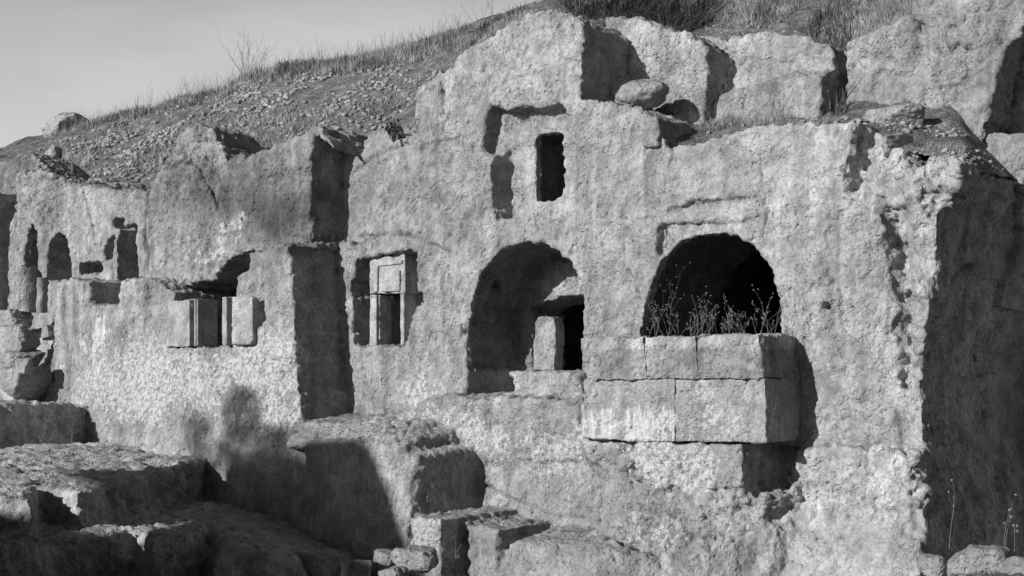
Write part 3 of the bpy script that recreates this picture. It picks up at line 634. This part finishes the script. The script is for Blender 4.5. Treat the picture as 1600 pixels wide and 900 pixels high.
# two slabs in the broken opening
s1 = empty('stone_slab', P3(290, 543, .9), 'carved stone slab with a ribbed right edge, on the left of the broken opening', 'slab', 'slabs closing the broken tomb opening')
a1 = slab('panel', rect(257, 469, 296, 542, 0), .62, .98, M_cut, None, .014, 21, .016)
a2 = slab('moulding', rect(303, 467, 305.5, 541), .62, .99, M_cut, None, .01, 22, .002)
a3 = slab('moulding', rect(306.5, 467, 309, 541), .62, 1.0, M_cut, None, .01, 23, .002)
a4 = slab('side_block', rect(296, 467, 309, 541), .62, .90, M_cut, None, .014, 24, .004)
keep(s1, a1, a2, a3, a4)
s2 = empty('stone_slab', P3(372, 540, .9), 'plain stone slab with a rounded left edge, on the right of the broken opening', 'slab', 'slabs closing the broken tomb opening')
b1 = slab('panel', [(361, 463), (390, 462), (394, 466), (395, 530), (390, 538), (361, 539)], .62, .97, M_cut, None, .014, 25, .016)
b2 = slab('moulding', rect(347, 464, 354, 540), .62, .99, M_cut, None, .014, 26, .006)
b3 = slab('side_block', rect(353, 464, 362, 539), .62, .88, M_cut, None, .014, 27, .004)
keep(s2, b1, b2, b3)
# closing stone in the left arch
cs_ = slab('door_slab', [(836, 500), (842, 494), (866, 494), (868, 520), (866, 579), (830, 579)], -1.0, -.80, M_rock, None, .02, 31, .02)
tag(cs_, 'sunlit upright slab half closing the black doorway inside the left arch', 'slab')

# ------------------------------------------------------------------ rubble
ico = bmesh.new(); bmesh.ops.create_icosphere(ico, subdivisions=2, radius=1.0)
protos = []
for i in range(8): protos.append(rock_mesh(1.3, 1.0, .75, .45, 500+i, 2, 2.2))
for p in protos: p.materials.append(M_stone)
regions = [([(0, 238), (60, 222), (150, 203), (200, 188), (330, 156), (370, 140), (440, 118), (560, 108), (700, 78), (700, 130), (640, 190), (560, 210), (400, 215), (290, 190), (250, 265), (215, 300), (120, 280), (70, 260)], 5200, .012, .10, -.9, -5.2, -.1),
           ([(150, 220), (380, 125), (420, 140), (300, 195), (180, 250)], 1100, .012, .11, -2, -5.2, -.1),
           ([(0, 238), (100, 215), (300, 165), (330, 190), (240, 290), (80, 260)], 1300, .012, .10, -.9, -5.2, -.1),
           ([(1100, 210), (1240, 188), (1350, 185), (1480, 200), (1600, 190), (1600, 215), (1480, 215), (1350, 200), (1200, 200)], 700, .01, .07, -.1, -1.4, -.3),
           ([(1420, 236), (1500, 230), (1600, 255), (1600, 275), (1500, 262), (1430, 250)], 400, .01, .08, -.1, -1.4, -.5),
           ([(1100, 30), (1500, 0), (1500, 30), (1100, 60)], 400, .02, .07, -3, -9, 0)]
stones = []
for poly, n, r0, r1, dA, dB, thr in regions:
    s = rng.uniform(-16, 9, n*40); d = rng.uniform(dB, dA, n*40); z = hill(s, d); x, y = PX(s, d, z)
    den = fbm(np.stack([s*1.1, d*1.1, 0*s], -1), 1, 3, 77)+rng.normal(0, .25, len(s)) > thr
    ok = np.where(inpoly(x, y, poly) & den)[0][:n]
    for i in ok:
        r = r0+(r1-r0)*rng.random()**5; (s[i] < s_edge-.05 or d[i] < -3.3) and stones.append((r, s[i], d[i], z[i]))
stones.sort(key=lambda t: -t[0]/(Y0+t[1]*RY+t[2]*NY))
for r, s, d, z in stones[:300]:
    o = link('loose_stone', protos[rng.integers(8)]) if False else bpy.data.objects.new('loose_stone', protos[rng.integers(8)])
    C.objects.link(o); o.location = tuple(W(np.float64(s), d, z+r*.15)); o.rotation_euler = tuple(rng.uniform(-.5, .5, 2))+(rng.uniform(0, 6.28),); o.scale = (r, r, r*rng.uniform(.7, 1.1))
    tag(o, 'one of the larger loose pale stones lying on the slope and ledges above the cliff', 'stone', 'larger loose stones on the slope')
pv = [getco(p) for p in protos]; pf = []
for p in protos:
    a = np.empty(len(p.loops), np.int32); p.loops.foreach_get('vertex_index', a); pf.append(a.reshape(-1, 3))
def scatter(lst):
    VV = []; FF = []; off = 0
    for r, s, d, z in lst:
        k = rng.integers(8); a = rng.uniform(0, 6.28); v = pv[k]*r*np.array([1, 1, rng.uniform(.7, 1.1)])
        c_, s_ = math.cos(a), math.sin(a); b = rng.uniform(-.5, .5); v = np.stack([v[:, 0], v[:, 1]*math.cos(b)-v[:, 2]*math.sin(b), v[:, 1]*math.sin(b)+v[:, 2]*math.cos(b)], -1)
        v = np.stack([v[:, 0]*c_-v[:, 1]*s_, v[:, 0]*s_+v[:, 1]*c_, v[:, 2]], -1)+W(np.float64(s), d, z+r*.15)
        VV.append(v); FF.append(pf[k]+off); off += len(v)
    return mesh_np('rubble', np.concatenate(VV), np.concatenate(FF))
tag(link('rubble', scatter(stones[300:]), M_stone), 'fine pale rubble strewn over the slope above the cliff', 'rubble', kind='stuff')

gl = []
for _ in range(2600):
    i_, j_ = rng.integers(10, GZ.shape[0]-10), rng.integers(10, GZ.shape[1]-10)
    s0, d0, z0 = GS[i_, j_], GD[i_, j_], GZ[i_, j_]
    xx, yy = PX(s0, d0, z0)
    if d0 > .5 and -60 < xx < 1650 and yy < 930: gl.append((.012+.05*rng.random()**4, s0, d0, z0))
tag(link('gravel', scatter(gl), M_rock), 'small stones and grit lying on the rock terraces', 'gravel', kind='stuff')
# ------------------------------------------------------------------ grass
def blades(pts, h0, h1, wd, lean=.35, seg=2):
    """pts (N,3): thin bent blades"""
    n = len(pts); hh = rng.uniform(h0, h1, n); a = rng.uniform(0, 2*math.pi, n); l = rng.normal(0, lean, n)
    la = rng.uniform(0, 2*math.pi, n); wv = np.stack([np.cos(a), np.sin(a), 0*a], -1)*(wd*rng.uniform(.6, 1.3, n))[:, None]
    up = np.stack([np.cos(la)*l, np.sin(la)*l, np.ones(n)], -1); mid = pts+up*(hh*.5)[:, None]*np.array([.6, .6, 1]); top = pts+up*hh[:, None]*np.array([1.3, 1.3, 1])
    V = np.stack([pts-wv, pts+wv, mid+wv*.7, mid-wv*.7, top+wv*.15, top-wv*.15], 1).reshape(-1, 3)
    b = np.arange(n)[:, None]*6; Fc = np.concatenate([b+np.array([[0, 1, 2, 3]]), b+np.array([[3, 2, 4, 5]])])
    return V, Fc
def on_hill(poly, n, dA, dB, thr=-.2, sc=.8, seed=88):
    s = rng.uniform(-18, 11, n*12); d = rng.uniform(dB, dA, n*12); z = hill(s, d); x, y = PX(s, d, z)
    ok = inpoly(x, y, poly) & ((s < s_edge-.05) | (d < -3.3)) & (vnoise(np.stack([s*sc, d*sc, 0*s], -1), seed) > thr)
    i = np.where(ok)[0][:n]; return W(s[i], d[i], z[i]-.02)
def join(lst):
    VV = []; FF = []; off = 0
    for V, Fc in lst: VV.append(V); FF.append(Fc+off); off += len(V)
    return np.concatenate(VV), np.concatenate(FF)
sky = [(-20, 226), (50, 208), (140, 186), (200, 170), (260, 152), (330, 138), (362, 124), (395, 104), (440, 96), (500, 94), (560, 90), (620, 78), (670, 64), (720, 45), (780, 18), (850, -10), (910, -10),
       (910, 40), (850, 40), (780, 60), (700, 90), (620, 108), (500, 122), (440, 128), (395, 138), (330, 160), (260, 176), (140, 208), (50, 230), (-20, 250)]
L = [blades(on_hill(sky, 34000, -4, -6.5, -.5), .04, .17, .0045, .55), blades(on_hill(sky, 1800, -4, -6, -.1), .2, .55, .0035, .3)]
L.append(blades(on_hill([(300, 190), (560, 170), (700, 100), (700, 190), (600, 215), (520, 235), (340, 240)], 9000, -.8, -5, .1), .04, .14, .006))
L.append(blades(on_hill([(0, 235), (200, 200), (300, 240), (240, 290), (100, 280)], 5000, -.8, -5, .15), .05, .16, .006))
L.append(blades(on_hill([(1090, 205), (1200, 195), (1300, 195), (1300, 170), (1100, 175)], 6000, -.15, -1.6, -.2), .03, .13, .004, .9))
L.append(blades(on_hill([(1300, 195), (1480, 240), (1600, 262), (1600, 180), (1300, 165)], 20000, -.2, -2.2, -.2), .02, .10, .004, .9))
L.append(blades(on_hill([(880, 50), (1100, 70), (1310, 100), (1500, 20), (1500, -60), (860, -60)], 45000, -3, -12, -.25), .05, .2, .006, .6))
Vg, Fg = join(L); tag(link('grass', mesh_np('grass', Vg, Fg, False), M_grass), 'dry grass tufts along the skyline and on the ledges above the cliff', 'grass', kind='stuff')
# darker scrub behind the tallest block
L = [blades(on_hill([(890, 36), (1100, 62), (1130, -20), (1130, -80), (860, -80)], 32000, -3, -12, -.4), .06, .34, .013, 1.1),
     blades(on_hill([(1270, 100), (1330, 100), (1330, 0), (1260, 40)], 3000, -3, -9, -.6), .1, .4, .012, .5),
     blades(on_hill([(1180, 75), (1320, 110), (1320, 30), (1180, 0)], 3500, -3, -9, .2), .1, .35, .01, .5),
     blades(on_hill([(-60, 250), (30, 240), (30, 215), (-60, 220)], 3000, -4, -8, -.6), .1, .3, .014, .6),
     blades(on_hill([(1296, 200), (1318, 200), (1330, 100), (1296, 90)], 3500, -1.2, -4, -.8), .1, .4, .01, .5),
     blades(on_hill(sky, 5000, -4, -6, .15, 2.5), .06, .2, .010, .5)]
Vg, Fg = join(L); tag(link('scrub', mesh_np('scrub', Vg, Fg, False), M_dark), 'dark low scrub growing among the grass above the cliff', 'scrub', kind='stuff')

# ------------------------------------------------------------------ dry weeds
def tube(p0, p1, r0, r1, VV, FF, n=4):
    p0 = np.array(p0, float); p1 = np.array(p1, float); t = p1-p0; t /= np.linalg.norm(t)+1e-9
    a = np.cross(t, [0, 0, 1.] if abs(t[2]) < .9 else [1., 0, 0]); a /= np.linalg.norm(a); b = np.cross(t, a); o = len(VV)
    for p, r in ((p0, r0), (p1, r1)):
        for i in range(n):
            an = 2*math.pi*i/n; VV.append(p+(a*math.cos(an)+b*math.sin(an))*r)
    for i in range(n): FF.append((o+i, o+(i+1) % n, o+n+(i+1) % n, o+n+i))
def head(p, r, VV, FF):
    o = len(VV)
    for j, (zz, rr) in enumerate(((-1, .25), (-.35, .95), (.45, .9), (1, .2))):
        for i in range(5):
            an = 2*math.pi*i/5; VV.append(np.array(p)+np.array([math.cos(an)*rr, math.sin(an)*rr, zz])*r)
    for j in range(3):
        for i in range(5): FF.append((o+j*5+i, o+j*5+(i+1) % 5, o+j*5+5+(i+1) % 5, o+j*5+5+i))
def weed(loc, h, rad, nst, br, label, group, seed, headr=.011, spread=.45, m=None, r0=.004):
    rr = random.Random(seed); V1 = []; F1 = []; V2 = []; F2 = []
    def grow(p, dr, ln, r, lv):
        n = 4; 
        for i in range(n):
            dr = dr+np.array([rr.gauss(0, .15), rr.gauss(0, .15), .05]); dr /= np.linalg.norm(dr); q = p+dr*ln/n
            tube(p, q, r, r*.85, V1, F1); r *= .85
            if lv < br and (i > 0) and rr.random() < .75:
                a = rr.uniform(0, 6.28); sd = dr+np.array([math.cos(a), math.sin(a), .1])*rr.uniform(.5, 1.0); sd /= np.linalg.norm(sd); grow(q, sd, ln*rr.uniform(.28, .5), r*.7, lv+1)
            p = q
        head(p, headr*rr.uniform(.7, 1.2), V2, F2)
    for k in range(nst):
        a = rr.uniform(0, 6.28); e = 0; dr = np.array([math.cos(a)*rr.random()*spread, math.sin(a)*rr.random()*spread, 1.]); dr /= np.linalg.norm(dr)
        grow(np.array([math.cos(a)*e, math.sin(a)*e, 0.]), dr, h*rr.uniform(.55, 1.), r0, 0)
    F1 += [tuple(i+len(V1) for i in f) for f in F2]; V1 += V2
    o = link('dry_weed', mesh_np('dry_weed', V1, F1), m or M_weed); o.location = tuple(loc); return tag(o, label, 'weed', group)
lab = 'dry weed with round seed heads on the chest before the right arch'
for i, (xx, hpx, n) in enumerate(((1024, 75, 3), (1045, 95, 3), (1040, 60, 3), (1060, 45, 3), (1078, 55, 3), (1090, 90, 1), (1098, 50, 4), (1110, 60, 4), (1122, 70, 2), (1132, 40, 4), (1148, 65, 3), (1160, 45, 3), (1172, 70, 2), (1186, 60, 3), (1196, 75, 2), (1207, 60, 3), (1140, 40, 4), (1085, 35, 4), (1012, 40, 2))):
    dd = rng.uniform(.25, .6); k = Kd(xx, dd)
    weed(P3(xx, 530, dd), hpx/k*.95, .06, n, 2, lab, 'weeds on the stone chest', 900+i, .0075, .95, None, .0026)
weed(P3(1483, 858, .9), .72, .02, 1, 1, 'tall thin weed against the dark cliff side, left of two others', 'weeds at the foot of the dark cliff side', 950, .012, .15)
weed(P3(1570, 858, .8), .5, .03, 2, 1, 'forked weed against the dark cliff side, right of the tallest one', 'weeds at the foot of the dark cliff side', 951, .014, .3)
weed(P3(1585, 862, .9), .42, .02, 1, 1, 'short weed at the right edge against the dark cliff side', 'weeds at the foot of the dark cliff side', 952, .014, .2)
for i, xx in enumerate((62, 48, 75, 97, 110, 20, 35, 8)):
    weed(P3(xx, 700+(110-xx)*.08, 2.2), rng.uniform(.2, .42), .05, 2, 1, 'thin dry weed standing before the dark face of the upper left terrace', 'weeds below the upper left terrace', 960+i, .010, .2)
p = hill(np.float64(-7.7), np.float64(-4.9)); s0, z0 = U(383, 128, -4.9)
weed(W(np.float64(s0), -4.9, float(hill(np.float64(s0), np.float64(-4.9)))), 1.05, .25, 12, 2, 'bare twiggy bush standing up on the skyline at the crest of the rubble slope', None, 980, .006, .9, None, .006)
for i, xx in enumerate((215, 235, 283, 292, 318, 120, 460, 500, 530, 560, 600, 640, 660, 690, 720, 750, 770)):
    s0, z0 = U(xx, 150, -4.9)
    weed(W(np.float64(s0), -4.9, float(hill(np.float64(s0), np.float64(-4.9)))), rng.uniform(.35, .7), .12, 4, 1, 'thin dry stalks sticking up from the grassy skyline', 'dry stalks along the skyline', 990+i, .006, .3, None, .004)
for i, (xx, dd) in enumerate(((1120, -.9), (1150, -1.0), (1180, -1.1), (1205, -1.2))):
    s0, z0 = U(xx, 150, dd)
    weed(W(np.float64(s0), dd, float(hill(np.float64(s0), np.float64(dd)))), rng.uniform(.5, .9), .12, 4, 2, 'bare dry weed on the ledge in front of the wide low outcrop', 'weeds before the wide low outcrop', 1020+i, .006, .5, None, .003)
weed(P3(615, 222, .1), .3, .05, 14, 1, 'small leafy plant rooted on the rock top above the moulded doorway', None, 1040, .02, 1.2, M_dark, .008)
weed(P3(712, 905, 2.6), .45, .12, 9, 1, 'thin dry grass stalks beside the sunlit block at the bottom', None, 1041, .005, .5, None, .003)

# ------------------------------------------------------------------ rock across the quarry (out of frame, casts the large shadow)
SA, SB = .27, .40                                                   # sun: sideways and downwards per metre into the wall
sun_w = np.array([SA*RX-NX, SA*RY-NY, -SB]); sun_w /= np.linalg.norm(sun_w)
def caster(px, d, L, name, label, th=2.0, zmin=-4.0, cat='outcrop'):
    pts = []
    for x, y in px:
        s, z = U(x, y, d); pts.append((s-SA*L, z+SB*L))
    lo = [p for p in pts]
    bm = bmesh.new(); n = len(lo)
    f = [bm.verts.new(tuple(W(np.float64(a), d+L, max(b, zmin)))) for a, b in lo]; bk = [bm.verts.new(tuple(W(np.float64(a-SA*th), d+L+th, max(b, zmin)))) for a, b in lo]
    bm.faces.new(f); bm.faces.new(bk[::-1])
    for i in range(n): bm.faces.new([f[i], bk[i], bk[(i+1) % n], f[(i+1) % n]])
    bmesh.ops.recalc_face_normals(bm, faces=bm.faces); me = bpy.data.meshes.new(name); bm.to_mesh(me); bm.free()
    me = remesh(me, .08); v = getco(me); nn = getno(me); v += nn*(.09*fbm(v, 1.6, 5, 61, .6))[:, None]; me.vertices.foreach_set('co', v.astype(np.float32).ravel()); me.update()
    return tag(link(name, me, M_far), label, cat)
caster([(870, 1500), (860, 975), (760, 930), (700, 875), (664, 800), (632, 745), (606, 703), (580, 692), (540, 690), (505, 692), (480, 704), (458, 706), (436, 704), (410, 696), (384, 704), (360, 716), (348, 740), (430, 775), (580, 850), (720, 930), (720, 965), (400, 965), (0, 900), (-300, 870), (-900, 840), (-900, 1500)], 1.1, 21,
       'rock_outcrop', 'free standing rock mass across the quarry floor that shades the lower left')

# unseen bush added on that rock to throw dappled shade on the wall
LV = []; LF = []; L_ = 21
for cx, cy, rx_, ry_, n_ in ((368, 640, 30, 42, 620), (384, 690, 48, 36, 620), (302, 672, 22, 34, 330), (330, 712, 40, 22, 360), (430, 684, 32, 30, 360)):
    for _ in range(n_):
        a = rng.uniform(0, 6.283); r_ = math.sqrt(rng.random()); s0, z0 = U(cx+rx_*r_*math.cos(a), cy+ry_*r_*math.sin(a), 1.1); l_ = L_+rng.normal(0, .25)
        c0 = W(np.float64(s0-SA*l_), 1.1+l_, z0+SB*l_); u_ = rng.normal(size=3); u_ /= np.linalg.norm(u_); v_ = np.cross(u_, rng.normal(size=3)); v_ /= np.linalg.norm(v_); w_ = rng.uniform(.03, .065); o_ = len(LV)
        LV += [c0-u_*w_, c0+v_*w_*.5, c0+u_*w_, c0-v_*w_*.5]; LF.append((o_, o_+1, o_+2, o_+3))
bush = tag(link('bush', mesh_np('bush', LV, LF, False), M_dark), 'added unseen leafy bush on the rock mass, casting dappled shade', 'bush')
SV = []; SF = []
for cx, cy in ((368, 620), (384, 680), (302, 655), (330, 705), (430, 670)):
    s0, z0 = U(cx, cy, 1.1); s1_, z1_ = U(cx+10, 740, 1.1)
    tube(W(np.float64(s1_-SA*L_), 1.1+L_, z1_+SB*L_), W(np.float64(s0-SA*L_), 1.1+L_, z0+SB*L_), .03, .012, SV, SF, 6)
link('stem', mesh_np('stem', SV, SF), M_weed, bush)

# rock walls added out of frame, to the right and behind, to block skylight
def skylight_block_wall(s0, s1, d0, d1, h, label, seed):
    bm = bmesh.new(); c = [(s0, d0), (s1, d0), (s1, d1), (s0, d1)]
    lo_ = [bm.verts.new(tuple(W(np.float64(a), b, -4.0))) for a, b in c]; up = [bm.verts.new(tuple(W(np.float64(a), b, h))) for a, b in c]
    bm.faces.new(lo_[::-1]); bm.faces.new(up)
    for i in range(4): bm.faces.new([lo_[i], lo_[(i+1) % 4], up[(i+1) % 4], up[i]])
    bmesh.ops.recalc_face_normals(bm, faces=bm.faces); me = bpy.data.meshes.new('q'); bm.to_mesh(me); bm.free()
    me = remesh(me, .15); v = getco(me); nn = getno(me); v += nn*(.25*fbm(v, .5, 5, seed))[:, None]; me.vertices.foreach_set('co', v.astype(np.float32).ravel()); me.update()
    tag(link('added_rock_wall', me, M_far), label, 'rock wall')
skylight_block_wall(15.5, 19, -2, 21, 8.0, 'added unseen wall right of the dark cliff return, blocking skylight', 71)
skylight_block_wall(-8, 19, 23, 26, 4.5, 'added unseen wall facing the tombs, blocking low skylight', 72)

# ------------------------------------------------------------------ light, sky, camera
sun_dir = -sun_w; elev = math.asin(sun_dir[2]); az = math.atan2(sun_dir[0], sun_dir[1])
ld = bpy.data.lights.new('sun', 'SUN'); ld.energy = 5.0; ld.angle = math.radians(.5); ld.color = (1, 1, 1)
lo = bpy.data.objects.new('sun', ld); C.objects.link(lo); lo.rotation_euler = Vector(sun_w).to_track_quat('-Z', 'Y').to_euler()
wd = bpy.data.worlds.new('World'); bpy.context.scene.world = wd; wd.use_nodes = True; nt = wd.node_tree
bg = nt.nodes['Background']; sk = nt.nodes.new('ShaderNodeTexSky'); sk.sky_type = 'NISHITA'; sk.sun_disc = False; sk.sun_elevation = elev; sk.sun_rotation = az
sk.altitude = 500; sk.air_density = 1.0; sk.dust_density = 1.2
bw = nt.nodes.new('ShaderNodeRGBToBW'); nt.links.new(sk.outputs[0], bw.inputs[0])
# faint high cloud
tc = nt.nodes.new('ShaderNodeTexCoord'); mp = nt.nodes.new('ShaderNodeMapping'); mp.inputs['Scale'].default_value = (2, 2, 7)
cn = nt.nodes.new('ShaderNodeTexNoise'); cn.inputs['Scale'].default_value = 1.6; cn.inputs['Detail'].default_value = 6; cn.inputs['Roughness'].default_value = .55
nt.links.new(tc.outputs['Generated'], mp.inputs[0]); nt.links.new(mp.outputs[0], cn.inputs['Vector'])
mr = nt.nodes.new('ShaderNodeMapRange'); mr.inputs['From Min'].default_value = .5; mr.inputs['From Max'].default_value = .75; mr.inputs['To Min'].default_value = 1; mr.inputs['To Max'].default_value = 1.18
nt.links.new(cn.outputs['Fac'], mr.inputs['Value'])
mu = nt.nodes.new('ShaderNodeMath'); mu.operation = 'MULTIPLY'; nt.links.new(bw.outputs[0], mu.inputs[0]); nt.links.new(mr.outputs[0], mu.inputs[1]); sx = nt.nodes.new('ShaderNodeSeparateXYZ'); nt.links.new(tc.outputs['Generated'], sx.inputs[0])
er = nt.nodes.new('ShaderNodeMapRange'); er.interpolation_type = 'SMOOTHSTEP'; er.inputs['From Min'].default_value = .25; er.inputs['From Max'].default_value = .42; er.inputs['To Min'].default_value = 1.26; er.inputs['To Max'].default_value = .08
nt.links.new(sx.outputs['Z'], er.inputs['Value'])
m2 = nt.nodes.new('ShaderNodeMath'); m2.operation = 'MULTIPLY'; nt.links.new(mu.outputs[0], m2.inputs[0]); nt.links.new(er.outputs[0], m2.inputs[1]); nt.links.new(m2.outputs[0], bg.inputs['Color'])
bg.inputs['Strength'].default_value = .15
cd = bpy.data.cameras.new('camera'); cam = bpy.data.objects.new('camera', cd); C.objects.link(cam); cam.location = (0, 0, 0); cam.rotation_euler = (math.radians(90), 0, 0)
cd.sensor_width = 36; cd.lens = F/1600*36; cd.shift_y = (HY-450)/1600; cd.clip_end = 2000; cd.clip_start = .1
sc = bpy.context.scene; sc.camera = cam
sc.view_settings.view_transform = 'Standard'; sc.view_settings.look = 'None'; sc.view_settings.exposure = 0; sc.view_settings.gamma = 1
sc.render.resolution_x = 1024; sc.render.resolution_y = 576
